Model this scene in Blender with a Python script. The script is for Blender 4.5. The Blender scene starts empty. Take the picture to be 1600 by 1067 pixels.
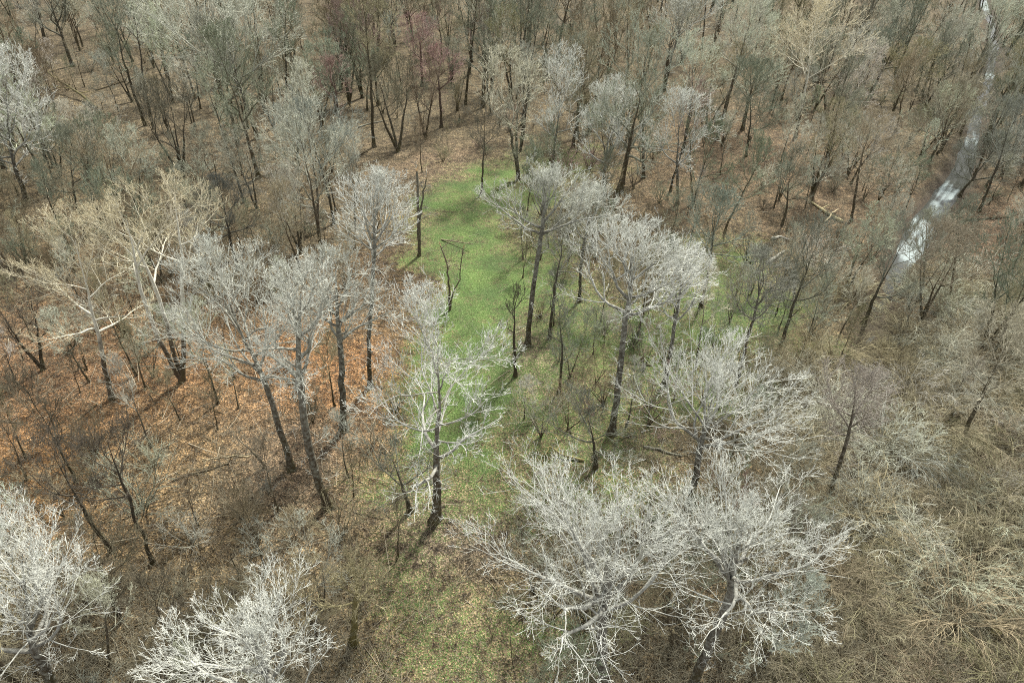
import bpy, math, random
import numpy as np
from mathutils import Matrix, Euler

C = bpy.context.scene.collection
scene = bpy.context.scene
# ------------------------------------------------------------------ camera, sky, sun, exposure
CAM_Z, PITCH, ROLL = 50.0, 36.0, 1.95
cd = bpy.data.cameras.new('camera')
cd.lens, cd.sensor_width = 24.0, 36.0
cd.clip_start, cd.clip_end = 0.5, 9000.0
cam = bpy.data.objects.new('camera', cd)
C.objects.link(cam)
RM = Matrix.Rotation(math.radians(90 - PITCH), 4, 'X') @ Matrix.Rotation(math.radians(ROLL), 4, 'Z')
cam.matrix_world = Matrix.Translation((0, 0, CAM_Z)) @ RM
scene.camera = cam

SUN_EL, SUN_AZ = 53.0, 27.0          # the sun stands ahead, 27 degrees to the right: trunks are dark towards the camera, the creek glares
w = bpy.data.worlds.new('World')
scene.world = w
w.use_nodes = True
nt = w.node_tree
bg = nt.nodes['Background']
sky = nt.nodes.new('ShaderNodeTexSky')
sky.sky_type = 'NISHITA'
sky.sun_disc = False
sky.sun_elevation = math.radians(SUN_EL)
sky.sun_rotation = math.radians(SUN_AZ)
sky.air_density, sky.dust_density, sky.ozone_density = 1.0, 4.0, 1.0
tcw = nt.nodes.new('ShaderNodeTexCoord')
cn = nt.nodes.new('ShaderNodeTexNoise'); cn.inputs['Scale'].default_value = 2.3; cn.inputs['Detail'].default_value = 6
nt.links.new(tcw.outputs['Generated'], cn.inputs['Vector'])
cr_ = nt.nodes.new('ShaderNodeValToRGB')
cr_.color_ramp.elements[0].position, cr_.color_ramp.elements[1].position = 0.30, 0.52
nt.links.new(cn.outputs[0], cr_.inputs[0])
cm = nt.nodes.new('ShaderNodeMix'); cm.data_type = 'RGBA'
nt.links.new(cr_.outputs[0], cm.inputs[0]); nt.links.new(sky.outputs[0], cm.inputs[6]); cm.inputs[7].default_value = (5.2, 5.3, 5.3, 1)
nt.links.new(cm.outputs[2], bg.inputs['Color'])
bg.inputs['Strength'].default_value = 0.085
sl = bpy.data.lights.new('sun', 'SUN')
sl.energy, sl.angle, sl.color = 3.7, math.radians(6), (1.0, 0.97, 0.87)
sun = bpy.data.objects.new('sun', sl)
C.objects.link(sun)
sun.rotation_euler = Euler((math.radians(SUN_EL - 90), 0, math.radians(-SUN_AZ)), 'XYZ')
scene.view_settings.view_transform = 'Standard'
scene.view_settings.look = 'None'
scene.view_settings.exposure = 1.26
scene.view_settings.gamma = 1.0
scene.cycles.use_denoising = False
scene.cycles.filter_width = 1.0
scene.cycles.max_bounces = 5
scene.cycles.diffuse_bounces = 2
scene.cycles.sample_clamp_direct = 6.0
scene.cycles.sample_clamp_indirect = 2.0

# ------------------------------------------------------------------ pixel <-> world (pixels of the 1600x1067 photo)
F = 1600 * 24 / 36
RN = np.array(RM.to_3x3())
def ray(px, py):
    d = RN @ np.array([(px - 800) / F, -(py - 533.5) / F, -1.0])
    return d
def ground_pt(px, py, z=0.0):
    d = ray(px, py)
    t = (z - CAM_Z) / d[2]
    return np.array([d[0] * t, d[1] * t, z])
def plane_y(px, py, Y):
    d = ray(px, py)
    t = Y / d[1]
    return np.array([d[0] * t, Y, CAM_Z + d[2] * t]), t          # t = depth along the optical axis
def project(P):
    P = np.asarray(P, float)
    q = (P - np.array([0, 0, CAM_Z])) @ RN
    dep = -q[..., 2]
    dep = np.where(dep < 0.1, np.nan, dep)
    return 800 + F * q[..., 0] / dep, 533.5 - F * q[..., 1] / dep, dep

# ------------------------------------------------------------------ ground shape
CREEK = [(1338, 612, 10), (1347, 572, 12), (1358, 535, 15), (1369, 505, 18), (1381, 470, 24), (1399, 425, 46), (1427, 383, 64), (1448, 345, 62), (1480, 300, 58), (1508, 258, 46), (1520, 215, 36),
         (1532, 170, 28), (1546, 120, 24), (1556, 75, 20), (1551, 35, 17), (1540, 8, 20), (1532, -20, 17)]
cw = []
for px, py, wp in CREEK:
    p = ground_pt(px, py)
    dep = project(p)[2]
    cw.append((p[0], p[1], max(1.5, wp * dep / F * 0.72)))
cw = np.array(cw)
cw = np.vstack([[cw[0, 0] - 6, cw[0, 1] - 14, 1.2], cw])
# resample
def resample(a, step):
    seg = np.r_[0, np.cumsum(np.hypot(*np.diff(a[:, :2], axis=0).T))]
    s = np.arange(0, seg[-1], step)
    return np.stack([np.interp(s, seg, a[:, k]) for k in range(a.shape[1])], 1)
cw = resample(cw, 2.0)
for _ in range(3):
    cw[1:-1] = (cw[:-2] + 2 * cw[1:-1] + cw[2:]) / 4
def creek_dist(x, y):
    """distance to the centre line minus half the width, metres"""
    x = np.asarray(x, float); y = np.asarray(y, float)
    out = np.full(x.shape, 1e9)
    for cx, cy, wd in cw:
        out = np.minimum(out, np.hypot(x - cx, y - cy) - wd / 2)
    return out
def wob(x, y, s, seed):
    r = np.random.default_rng(seed)
    v = 0
    for _ in range(6):
        a, p = r.uniform(0, 6.28, 2)
        k = r.uniform(0.6, 1.6) / s
        v = v + np.sin((x * np.cos(a) + y * np.sin(a)) * k * 6.28 + p)
    return v / 3.0
def terrain(x, y, d=None):
    x = np.asarray(x, float); y = np.asarray(y, float)
    z = 0.28 * wob(x, y, 45, 3) + 0.10 * wob(x, y, 11, 4)
    if d is None:
        d = creek_dist(x, y)
    return z - 1.3 / (1 + np.exp(np.clip(d * 1.6, -40, 40)))

# ------------------------------------------------------------------ materials
def nodes_of(name):
    m = bpy.data.materials.new(name)
    m.use_nodes = True
    return m, m.node_tree.nodes, m.node_tree.links, m.node_tree.nodes['Principled BSDF']
def N(ns, t, **k):
    n = ns.new(t)
    for a, b in k.items():
        setattr(n, a, b)
    return n
def mixc(ns, ls, fac, a, b, mode='MIX'):
    n = N(ns, 'ShaderNodeMix', data_type='RGBA', blend_type=mode)
    for sock, v in ((n.inputs[0], fac), (n.inputs[6], a), (n.inputs[7], b)):
        if hasattr(v, 'is_linked'):
            ls.new(v, sock)
        elif isinstance(v, (int, float)):
            sock.default_value = v
        else:
            sock.default_value = (*v, 1)
    return n.outputs[2]
def ramp(ns, ls, src, stops):
    r = N(ns, 'ShaderNodeValToRGB')
    e = r.color_ramp.elements
    while len(e) < len(stops):
        e.new(0.5)
    for k, (p, c) in enumerate(stops):
        e[k].position = p
        e[k].color = (*c, 1) if not isinstance(c, (int, float)) else (c, c, c, 1)
    ls.new(src, r.inputs[0])
    return r.outputs[0]
def math_(ns, ls, op, a, b=None, clamp=False):
    n = N(ns, 'ShaderNodeMath', operation=op, use_clamp=clamp)
    for k, v in enumerate((a, b)):
        if v is None:
            continue
        if hasattr(v, 'is_linked'):
            ls.new(v, n.inputs[k])
        else:
            n.inputs[k].default_value = v
    return n.outputs[0]

def bark_material(name, trunk, trunk2, moss=0.7, rough=0.85, lichen=0.35, syc=False):
    m, ns, ls, b = nodes_of(name)
    tc = N(ns, 'ShaderNodeTexCoord')
    oi = N(ns, 'ShaderNodeObjectInfo')
    at = N(ns, 'ShaderNodeAttribute', attribute_name='lv')
    mp = N(ns, 'ShaderNodeMapping')
    mp.inputs['Scale'].default_value = (7, 7, 1.2)
    ls.new(tc.outputs['Object'], mp.inputs[0])
    nz = N(ns, 'ShaderNodeTexNoise')
    nz.inputs['Scale'].default_value = 1.6; nz.inputs['Detail'].default_value = 4
    ls.new(mp.outputs[0], nz.inputs['Vector'])
    n2 = N(ns, 'ShaderNodeTexNoise')
    n2.inputs['Scale'].default_value = 0.9; n2.inputs['Detail'].default_value = 3
    ls.new(tc.outputs['Object'], n2.inputs['Vector'])
    tcol = mixc(ns, ls, ramp(ns, ls, nz.outputs[0], [(0.35, 0.0), (0.65, 1.0)]), trunk, trunk2)
    # moss near the foot, in patches
    sp = N(ns, 'ShaderNodeSeparateXYZ'); ls.new(tc.outputs['Object'], sp.inputs[0])
    hz = math_(ns, ls, 'SUBTRACT', 1.0, math_(ns, ls, 'DIVIDE', sp.outputs[2], 5.0), True)
    mo = math_(ns, ls, 'MULTIPLY', math_(ns, ls, 'MULTIPLY', hz, ramp(ns, ls, n2.outputs[0], [(0.4, 0.0), (0.6, 1.0)])), moss)
    tcol = mixc(ns, ls, mo, tcol, (0.075, 0.068, 0.018))
    if syc:                                          # bark flakes away higher up and leaves the stem white
        hi = math_(ns, ls, 'ADD', sp.outputs[2], math_(ns, ls, 'MULTIPLY', n2.outputs[0], 7.0))
        hi = ramp(ns, ls, math_(ns, ls, 'DIVIDE', hi, 20.0), [(0.46, 0.0), (0.62, 1.0)])
        tcol = mixc(ns, ls, hi, tcol, mixc(ns, ls, ramp(ns, ls, nz.outputs[0], [(0.4, 0.0), (0.7, 1.0)]), (0.66, 0.65, 0.57), (0.42, 0.40, 0.32)))
    # twig colour of this tree, uneven
    tw = mixc(ns, ls, 1.0, oi.outputs['Color'], ramp(ns, ls, n2.outputs[0], [(0.3, 0.72), (0.7, 1.18)]), 'MULTIPLY')
    # lichen in pale patches, then the change from trunk to twig colour, uneven too
    n3 = N(ns, 'ShaderNodeTexNoise'); n3.inputs['Scale'].default_value = 3.2; n3.inputs['Detail'].default_value = 5
    ls.new(tc.outputs['Object'], n3.inputs['Vector'])
    tcol = mixc(ns, ls, ramp(ns, ls, n3.outputs[0], [(0.54, 0.0), (0.66, lichen)]), tcol, (0.15, 0.155, 0.11))
    fc = math_(ns, ls, 'ADD', at.outputs['Fac'], math_(ns, ls, 'MULTIPLY', math_(ns, ls, 'SUBTRACT', n3.outputs[0], 0.5), 0.9))
    fc = math_(ns, ls, 'ADD', math_(ns, ls, 'MULTIPLY', fc, 0.75), math_(ns, ls, 'MULTIPLY', at.outputs['Fac'], 0.25), True)
    col = mixc(ns, ls, fc, tcol, tw)
    ls.new(col, b.inputs['Base Color'])
    b.inputs['Roughness'].default_value = rough
    b.inputs['Specular IOR Level'].default_value = 0.25
    bp = N(ns, 'ShaderNodeBump'); bp.inputs['Strength'].default_value = 1.0; bp.inputs['Distance'].default_value = 0.10
    ls.new(nz.outputs[0], bp.inputs['Height']); ls.new(bp.outputs[0], b.inputs['Normal'])
    return m
M_DARK = bark_material('dark_bark', (0.028, 0.022, 0.014), (0.078, 0.062, 0.041))
M_BROWN = bark_material('brown_bark', (0.045, 0.033, 0.020), (0.105, 0.082, 0.053))
M_PALE = bark_material('sycamore_bark', (0.060, 0.048, 0.034), (0.13, 0.105, 0.075), 0.5, lichen=0.0, syc=True)
M_MOSSY = bark_material('mossy_bark', (0.10, 0.085, 0.025), (0.17, 0.14, 0.05), 0.9)

# ------------------------------------------------------------------ meshes made of tapering tubes
def nrm(v):
    return v / np.maximum(np.linalg.norm(v, axis=-1, keepdims=True), 1e-9)
def tubes(P, R, S, sides):
    """P (N,K,3) centre lines, R (N,K) radii, S (N,K) shade attribute -> verts, quads, shade"""
    Nn, K = R.shape
    T = np.empty_like(P)
    T[:, 1:-1] = P[:, 2:] - P[:, :-2]
    T[:, 0] = P[:, 1] - P[:, 0]; T[:, -1] = P[:, -1] - P[:, -2]
    T = nrm(T)
    main = nrm(P[:, -1] - P[:, 0])
    ref = np.where(np.abs(main[:, 2:3]) > 0.8, np.array([[1.0, 0, 0]]), np.array([[0, 0, 1.0]]))
    U = nrm(np.cross(T, ref[:, None, :])); V = np.cross(T, U)
    a = np.arange(sides) * 2 * np.pi / sides
    ring = U[:, :, None, :] * np.cos(a)[None, None, :, None] + V[:, :, None, :] * np.sin(a)[None, None, :, None]
    verts = (P[:, :, None, :] + ring * R[:, :, None, None]).reshape(-1, 3)
    idx = np.arange(Nn * K * sides).reshape(Nn, K, sides)
    i0 = idx[:, :-1, :]; i1 = idx[:, 1:, :]
    q = np.stack([i0, np.roll(i0, -1, 2), np.roll(i1, -1, 2), i1], -1).reshape(-1, 4)
    return verts, q, np.repeat(S.reshape(-1), sides)
class MB:
    def __init__(s):
        s.v, s.q, s.s, s.n = [], [], [], 0
    def add(s, P, R, S, sides=3, flare=None):
        v, q, sh = tubes(np.asarray(P, float), np.asarray(R, float), np.asarray(S, float), sides)
        if flare is not None:                       # spreading roots: (how many, phase)
            c = np.repeat(np.asarray(P, float).reshape(-1, 3), sides, 0)
            ang = np.arctan2(v[:, 1] - c[:, 1], v[:, 0] - c[:, 0])
            k = np.clip(1 - v[:, 2:3] / 1.5, 0, 1) ** 2
            v = c + (v - c) * (1 + k * (0.28 + 0.55 * np.maximum(0, np.cos(ang * flare[0] + flare[1]))[:, None] ** 2))
        s.v.append(v); s.q.append(q + s.n); s.s.append(sh); s.n += len(v)
    def mesh(s, name, mat):
        v = np.concatenate(s.v); q = np.concatenate(s.q); sh = np.concatenate(s.s)
        me = bpy.data.meshes.new(name)
        me.vertices.add(len(v)); me.vertices.foreach_set('co', v.astype(np.float32).ravel())
        me.loops.add(q.size); me.loops.foreach_set('vertex_index', q.astype(np.int32).ravel())
        me.polygons.add(len(q)); me.polygons.foreach_set('loop_start', np.arange(0, q.size, 4, dtype=np.int32))
        me.polygons.foreach_set('use_smooth', np.ones(len(q), bool))
        a = me.attributes.new('lv', 'FLOAT', 'POINT'); a.data.foreach_set('value', sh.astype(np.float32))
        me.update(calc_edges=True)
        me.materials.append(mat)
        return me
def grow(rng, start, dirs, lens, K, wobble, up):
    """polylines (N,K,3); up may be an array (N,)"""
    Nn = len(start)
    P = np.empty((Nn, K, 3)); P[:, 0] = start
    d = nrm(dirs)
    st = (lens / (K - 1))[:, None]
    for k in range(1, K):
        d = d + rng.normal(0, wobble, (Nn, 3))
        d[:, 2] += up
        d = nrm(d)
        P[:, k] = P[:, k - 1] + d * st
    return P
def spawn(rng, P, R, m, t0, t1, ang, jit, cosine=None):
    """m children along each branch: start, direction, parent's radius there, parameter, parent's index"""
    Nn, K, _ = P.shape
    t = (np.arange(m)[None] + rng.uniform(0, 1, (Nn, m))) / m * (t1 - t0) + t0
    f = np.clip(t * (K - 1), 0, K - 1 - 1e-6); i = f.astype(int); fr = (f - i)[..., None]
    n = np.arange(Nn)[:, None]
    A, B = P[n, i], P[n, i + 1]
    st = A * (1 - fr) + B * fr
    rad = R[n, i] * (1 - fr[..., 0]) + R[n, i + 1] * fr[..., 0]
    T = nrm(B - A)
    az = rng.uniform(0, 6.28, (Nn, 1)) + np.arange(m)[None] * 2.4 + rng.normal(0, 0.5, (Nn, m))
    ref = np.where(np.abs(T[..., 2:3]) > 0.9, np.array([1.0, 0, 0]), np.array([0, 0, 1.0]))
    U = nrm(np.cross(T, ref)); V = np.cross(T, U)
    a = np.radians(np.clip(rng.normal(ang, jit, (Nn, m)), 8, 95))[..., None]
    d = np.cos(a) * T + np.sin(a) * (np.cos(az)[..., None] * U + np.sin(az)[..., None] * V)
    par = np.repeat(np.arange(Nn)[:, None], m, 1)
    return st.reshape(-1, 3), d.reshape(-1, 3), rad.reshape(-1), t.reshape(-1), par.reshape(-1)
def fit_len(st, d, L, cen, ax, fmin=0.3):
    """shorten branches so that their tips stay inside the crown's ellipsoid"""
    s = (st - cen) / ax; dd = d / ax
    a = (dd ** 2).sum(1); b = (s * dd).sum(1); c = (s ** 2).sum(1) - 1
    disc = b * b - a * c
    t = (-b + np.sqrt(np.maximum(disc, 0))) / a
    t = np.where((disc < 0) | (t <= 0), 0.75 * L, t)          # starts below the crown and misses it
    return np.clip(np.minimum(L, t), fmin * L, L)
def taper(r0, K, end):
    x = np.linspace(0, 1, K)[None]
    return np.maximum(r0[:, None] * (1 - x) + end * x, end) if np.isscalar(end) else r0[:, None] * (1 - x) + end[:, None] * x

def tree_parts(seed, h, zc, rx, rz, lean=(0, 0), tr=0.35, fork=0.42, nl=12, lev=(8, 6, 5, 3), tw=0.012, limb_r=0.42, up=0.05, wobble=0.13,
               leader=True, trunk_lv=0.25, limb_lv=0.5, limb_angle=(80, 20), ratio=(0.62, 0.52, 0.52, 0.6), sub_up=0.05, stems=1, spread=0.0, bow=0.0, droop=0.0, limbs_apart=False, tip=0.22, fexp=0.9, fan=0.62):
    """a bare broadleaf tree with its foot at the origin: trunk MB, list of limb MBs, crown MB"""
    rng = np.random.default_rng(seed)
    fork = min(0.85, max(fork * 0.75, (zc - 1.3 * rz) / (zc + 0.45 * rz)))
    cen = np.array([lean[0], lean[1], zc]); ax = np.array([rx, rx, rz])
    trunk, crown, limbs = MB(), MB(), []
    LP, LR = [], []
    for sidx in range(stems):
        sa = 6.28 * sidx / max(stems, 1) + rng.uniform(0, 1.2)
        top = cen + np.array([math.cos(sa), math.sin(sa), 0]) * rx * spread + np.array([0, 0, rz * 0.45 * (1 if leader else -0.4)])
        K = 17
        x = np.r_[0.0, 0.025, 0.05, 0.08, np.linspace(0.14, 1, K - 4)][:, None]
        P = top[None] * np.concatenate([x ** (1.35 if stems == 1 else 0.95)] * 2 + [x], 1)
        off = rng.normal(0, 1, 2)
        wv = np.cumsum(rng.normal(0, 0.055, (K, 2)) * np.diff(x, axis=0, prepend=0) * h, 0)
        P[:, :2] += wv + np.sin(x * 3.14) * off[None] * (0.012 * h + bow)
        P[0, :2] = [math.cos(sa) * tr * 0.8 * (stems > 1), math.sin(sa) * tr * 0.8 * (stems > 1)]
        P[0, 2] = -0.3
        xr = x[:, 0]
        R = tr * np.interp(xr, [0, 0.03, 0.12, fork, min(0.97, fork + 0.3), 1], [1.25, 1.08, 0.95, 0.72, 0.27, 0.05]); R = np.maximum(R, tw * 2.0)
        S = np.interp(xr, [0, 0.35, 1], [0, trunk_lv * 0.35, trunk_lv])
        trunk.add(P[None], R[None], S[None], 16 if limbs_apart else 9, (int(rng.integers(4, 6)), rng.uniform(0, 6)) if stems == 1 else None)
        m = max(2, nl // stems)
        f = fork + (1.0 - fork) * ((np.arange(m) + rng.uniform(0, 1, m)) / m) ** fexp
        f = np.minimum(f, 0.999); i = np.searchsorted(xr, f, side='right') - 1; fr = ((f - xr[i]) / (xr[i + 1] - xr[i]))[:, None]
        st = P[i] * (1 - fr) + P[i + 1] * fr
        pr = R[i] * (1 - fr[:, 0]) + R[i + 1] * fr[:, 0]
        az = rng.uniform(0, 6.28) + np.arange(m) * 2.4 + rng.normal(0, 0.3, m)
        fn = (f - fork) / (1.0 - fork)
        an = np.radians(limb_angle[0] + (limb_angle[1] - limb_angle[0]) * fn + rng.normal(0, 8, m))
        d = np.stack([np.cos(az) * np.sin(an), np.sin(az) * np.sin(an), np.cos(an)], 1)
        L = fit_len(st, d, np.full(m, max(rx, rz) * 1.5), cen, ax, 0.12) * rng.uniform(0.74, 1.0, m)
        L = np.maximum(L, 0.3 * rx)
        LP.append(grow(rng, st, d, L, 9, wobble, up))
        r0 = np.minimum(pr * 0.75, tr * limb_r) * np.clip(L / (rx * 0.9), 0.45, 1.1)
        LR.append(taper(r0, 9, tw * 1.5))
    LP = np.concatenate(LP); LR = np.concatenate(LR)
    for k in range(len(LP)):
        if limbs_apart:
            mb = MB(); limbs.append(mb)
        else:
            mb = crown
        mb.add(LP[k:k + 1], LR[k:k + 1], np.linspace(limb_lv * 0.6, min(1, limb_lv + 0.35), 9)[None], 6)
    if limbs_apart:
        st, d, pr, t, par = spawn(rng, P[None], R[None], 14, 0.25, max(0.4, fork + 0.1), 65, 15)
        Ls = rng.uniform(0.5, 2.2, len(t))
        Ps = grow(rng, st, d, Ls, 4, 0.16, 0.03); Rs = taper(np.full(len(t), 0.022), 4, tw * 0.8)
        crown.add(Ps, Rs, np.full(Rs.shape, 0.8), 3)
        st, d, pr, t, par = spawn(rng, Ps, Rs, 6, 0.3, 1.0, 42, 14)
        Pq = grow(rng, st, d, Ls[par] * 0.5 * rng.uniform(0.5, 1.2, len(t)), 3, 0.15, 0.03)
        crown.add(Pq, np.full((len(t), 3), tw * 0.8), np.full((len(t), 3), 0.95), 3)
    P, R = LP, LR
    L = np.linalg.norm(LP[:, -1] - LP[:, 0], axis=1)
    nlev = len(lev)
    for li, nc in enumerate(lev):
        last = li == nlev - 1
        st, d, pr, t, par = spawn(rng, P, R, nc, 0.18 if li else 0.2, 1.0, 52 if li < 2 else 48, 13)
        out = nrm(st - (cen - np.array([0, 0, rz * 1.1])))
        d = d + fan * (0.7, 0.6, 0.5, 0.4, 0.4)[li] * out
        d[:, 2] += 0.08 - droop
        d = nrm(d)
        Ln = L[par] * ratio[li] * (1.15 - 0.55 * t) * rng.uniform(0.65, 1.3, len(t))
        if li < 2:
            Ln = fit_len(st, d, Ln, cen, ax, 0.35)
        K = (6, 5, 4, 3, 3)[li] if not last else 3
        if last and len(t) > 5000:
            K = 2
        P = grow(rng, st, d, Ln, K, min(0.13, wobble) * (1.0, 0.9, 0.75, 0.65, 0.6)[li], sub_up + 0.03 - droop)
        mul = (3.6, 2.1, 1.35, 1.0, 1.0)[li]
        r0 = np.minimum(pr * 0.7, tw * mul * (0.7 + 0.25 * Ln)) if li < 2 else np.minimum(pr * 0.85, tw * mul)
        R = taper(np.maximum(r0, tw * 0.8), K, tw * (1.0 if not last else tip))
        lo = min(1.0, limb_lv + 0.18 + 0.16 * li)
        crown.add(P, R, np.tile(np.linspace(lo, min(1, lo + 0.2), K), (len(Ln), 1)), 4 if li == 0 else 3)
        L = Ln
    return trunk, limbs, crown

def shrub_mb(seed, h, r, n=12, n2=6, n3=5, tw=0.012, up=0.03, sub=0.02, droop=0.0, wobble=0.12, lv=0.7):
    """many stems from one foot, fanning out"""
    rng = np.random.default_rng(seed)
    stem, twig = MB(), MB()
    az = np.arange(n) * 2.4 + rng.normal(0, 0.4, n)
    an = np.arctan2(r, h) * np.sqrt(rng.uniform(0.02, 1.0, n)) * 1.1
    d = np.stack([np.cos(az) * np.sin(an), np.sin(az) * np.sin(an), np.cos(an)], 1)
    L = h / np.cos(np.minimum(an, 1.0)) * rng.uniform(0.6, 0.95, n)
    st = np.stack([np.cos(az), np.sin(az), 0 * az], 1) * 0.12 * r * rng.uniform(0, 1, (n, 1)); st[:, 2] = -0.1
    P = grow(rng, st, d, L, 7, wobble, up - droop)
    R = taper(0.018 + L * 0.008, 7, tw * 1.4)
    stem.add(P, R, np.tile(np.linspace(lv * 0.3, lv, 7), (n, 1)), 4)
    st, d, pr, t, par = spawn(rng, P, R, n2, 0.25, 1.0, 34, 12)
    L2 = L[par] * 0.42 * (1.2 - 0.6 * t) * rng.uniform(0.6, 1.3, len(t))
    P2 = grow(rng, st, d, L2, 5, wobble * 1.2, sub - droop)
    R2 = taper(np.minimum(pr * 0.7, tw * 1.7), 5, tw)
    twig.add(P2, R2, np.full(R2.shape, 0.9), 3)
    st, d, pr, t, par = spawn(rng, P2, R2, n3, 0.2, 1.0, 36, 14)
    L3 = L2[par] * 0.5 * (1.2 - 0.5 * t) * rng.uniform(0.6, 1.3, len(t))
    P3 = grow(rng, st, d, L3, 3, wobble * 1.4, sub - droop)
    R3 = taper(np.full(len(L3), tw), 3, tw * 0.55)
    twig.add(P3, R3, np.full(R3.shape, 1.0), 3)
    return stem, twig

# ------------------------------------------------------------------ things and parts
def link(o, parent=None, color=None):
    C.objects.link(o)
    if parent is not None:
        o.parent = parent
    if color is not None:
        o.color = (*color, 1)
    return o
def part(name, me, parent, color=None):
    return link(bpy.data.objects.new(name, me), parent, color)
def thing(name, label, cat, loc, rz=0.0, group=None, scale=None):
    o = bpy.data.objects.new(name, None)
    o.empty_display_size = 0.5
    C.objects.link(o)
    o.location = loc
    o.rotation_euler = (0, 0, rz)
    if scale is not None:
        o.scale = scale
    o['label'] = label; o['category'] = cat
    if group:
        o['group'] = group
    return o
def struct(name, me, kind='structure'):
    o = link(bpy.data.objects.new(name, me))
    o['kind'] = kind
    return o

# ------------------------------------------------------------------ ground
def axis(a, b, step, far, growth=1.35):
    mid = np.arange(a, b + step, step)
    lo, hi = [], []
    s, p = step, a
    while p > -far:
        s *= growth; p -= s; lo.append(p)
    s, p = step, mid[-1]
    while p < far:
        s *= growth; p += s; hi.append(p)
    return np.r_[lo[::-1], mid, hi]
# colour of the leaf litter by place, one dark zone being painted shade: (px, py, rx, ry, colour, weight)
LITTER = (0.175, 0.140, 0.090)
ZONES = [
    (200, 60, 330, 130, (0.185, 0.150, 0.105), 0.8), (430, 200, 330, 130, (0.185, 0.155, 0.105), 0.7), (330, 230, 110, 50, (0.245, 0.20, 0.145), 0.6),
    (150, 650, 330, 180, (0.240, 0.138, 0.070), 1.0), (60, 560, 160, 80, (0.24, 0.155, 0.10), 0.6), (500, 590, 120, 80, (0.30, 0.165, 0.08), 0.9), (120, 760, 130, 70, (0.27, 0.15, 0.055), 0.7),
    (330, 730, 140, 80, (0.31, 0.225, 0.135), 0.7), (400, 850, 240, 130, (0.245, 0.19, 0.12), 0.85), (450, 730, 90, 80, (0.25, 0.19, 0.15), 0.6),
    (610, 430, 70, 50, (0.11, 0.075, 0.045), 0.8), (690, 260, 90, 30, (0.26, 0.19, 0.14), 0.7), (810, 570, 70, 50, (0.21, 0.165, 0.135), 0.8), (690, 840, 110, 50, (0.19, 0.155, 0.125), 0.8),  # first zone: tree shade over the hollow, painted in as darker litter
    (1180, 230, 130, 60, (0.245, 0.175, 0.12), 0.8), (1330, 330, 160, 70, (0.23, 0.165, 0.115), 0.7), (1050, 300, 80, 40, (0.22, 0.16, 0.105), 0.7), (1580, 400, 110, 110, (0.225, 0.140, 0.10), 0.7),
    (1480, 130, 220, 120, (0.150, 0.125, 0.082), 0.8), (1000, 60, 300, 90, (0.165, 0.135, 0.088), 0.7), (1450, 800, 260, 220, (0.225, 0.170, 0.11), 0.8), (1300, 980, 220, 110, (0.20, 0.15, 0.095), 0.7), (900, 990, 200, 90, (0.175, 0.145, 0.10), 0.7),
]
# grass: (px, py, rx, ry, amount)
GRASS = [
    (745, 300, 66, 30, 0.9), (775, 288, 44, 32, 0.85), (690, 318, 28, 12, 1.0), (742, 266, 24, 9, 1.1), (730, 370, 64, 52, 1.0), (765, 440, 76, 60, 1.1), (740, 520, 64, 64, 1.1), (732, 600, 70, 66, 1.1),
    (700, 680, 66, 48, 1.05), (735, 720, 60, 44, 0.85), (660, 560, 26, 34, 0.8), (690, 640, 60, 54, 1.0), (680, 410, 28, 34, 0.9), (840, 440, 70, 70, 0.8), (900, 510, 95, 54, 0.75), (870, 580, 64, 50, 0.65), (1000, 530, 108, 60, 0.8),
    (1130, 500, 100, 70, 0.85), (1140, 430, 70, 46, 0.75), (1205, 500, 60, 48, 0.8), (1050, 590, 84, 48, 0.75), (1140, 620, 64, 38, 0.75), (830, 660, 120, 66, 0.6), (900, 700, 90, 46, 0.55), (760, 770, 100, 46, 0.55), (640, 770, 70, 44, 0.55),
    (620, 850, 60, 40, 0.25), (640, 890, 64, 44, 0.34), (680, 945, 66, 54, 0.44), (690, 1030, 80, 54, 0.47), (770, 1000, 70, 64, 0.38), (850, 1000, 70, 54, 0.35), (920, 780, 120, 56, 0.5), (830, 310, 46, 44, 0.75), (960, 790, 90, 50, 0.5), (1300, 550, 44, 24, 0.5), (980, 640, 70, 46, 0.55), (880, 262, 66, 28, 0.6)]
xs = axis(-210, 240, 1.25, 4000); ys = axis(-25, 340, 1.25, 4000)
X, Y = np.meshgrid(xs, ys)
near = (X > -30) & (X < 320) & (Y > 20) & (Y < 420)
D = np.full(X.shape, 1e3)
D[near] = creek_dist(X[near], Y[near])
Z = terrain(X, Y, D)
px, py, dep = project(np.stack([X, Y, Z * 0], -1))
px = np.nan_to_num(px, nan=1e5); py = np.nan_to_num(py, nan=1e5)
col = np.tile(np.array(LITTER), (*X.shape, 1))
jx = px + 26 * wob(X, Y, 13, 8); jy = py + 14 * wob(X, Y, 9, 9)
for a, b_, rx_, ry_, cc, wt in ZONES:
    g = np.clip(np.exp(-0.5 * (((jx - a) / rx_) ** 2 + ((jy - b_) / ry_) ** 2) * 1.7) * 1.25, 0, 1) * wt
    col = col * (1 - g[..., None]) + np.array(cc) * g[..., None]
gr = np.zeros(X.shape)
for a, b_, rx_, ry_, am in GRASS:
    q = ((jx - a) / rx_) ** 2 + ((jy - b_) / ry_) ** 2
    g = am / (1 + np.exp((np.sqrt(q) - 1.0) * 3.6))
    gr = np.maximum(gr, g)
gr = np.clip(gr * (1 + 0.22 * wob(X, Y, 6, 21)), 0, 1)
bright_gr = np.zeros(X.shape)  # patches where the grass colour is brighter
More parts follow.
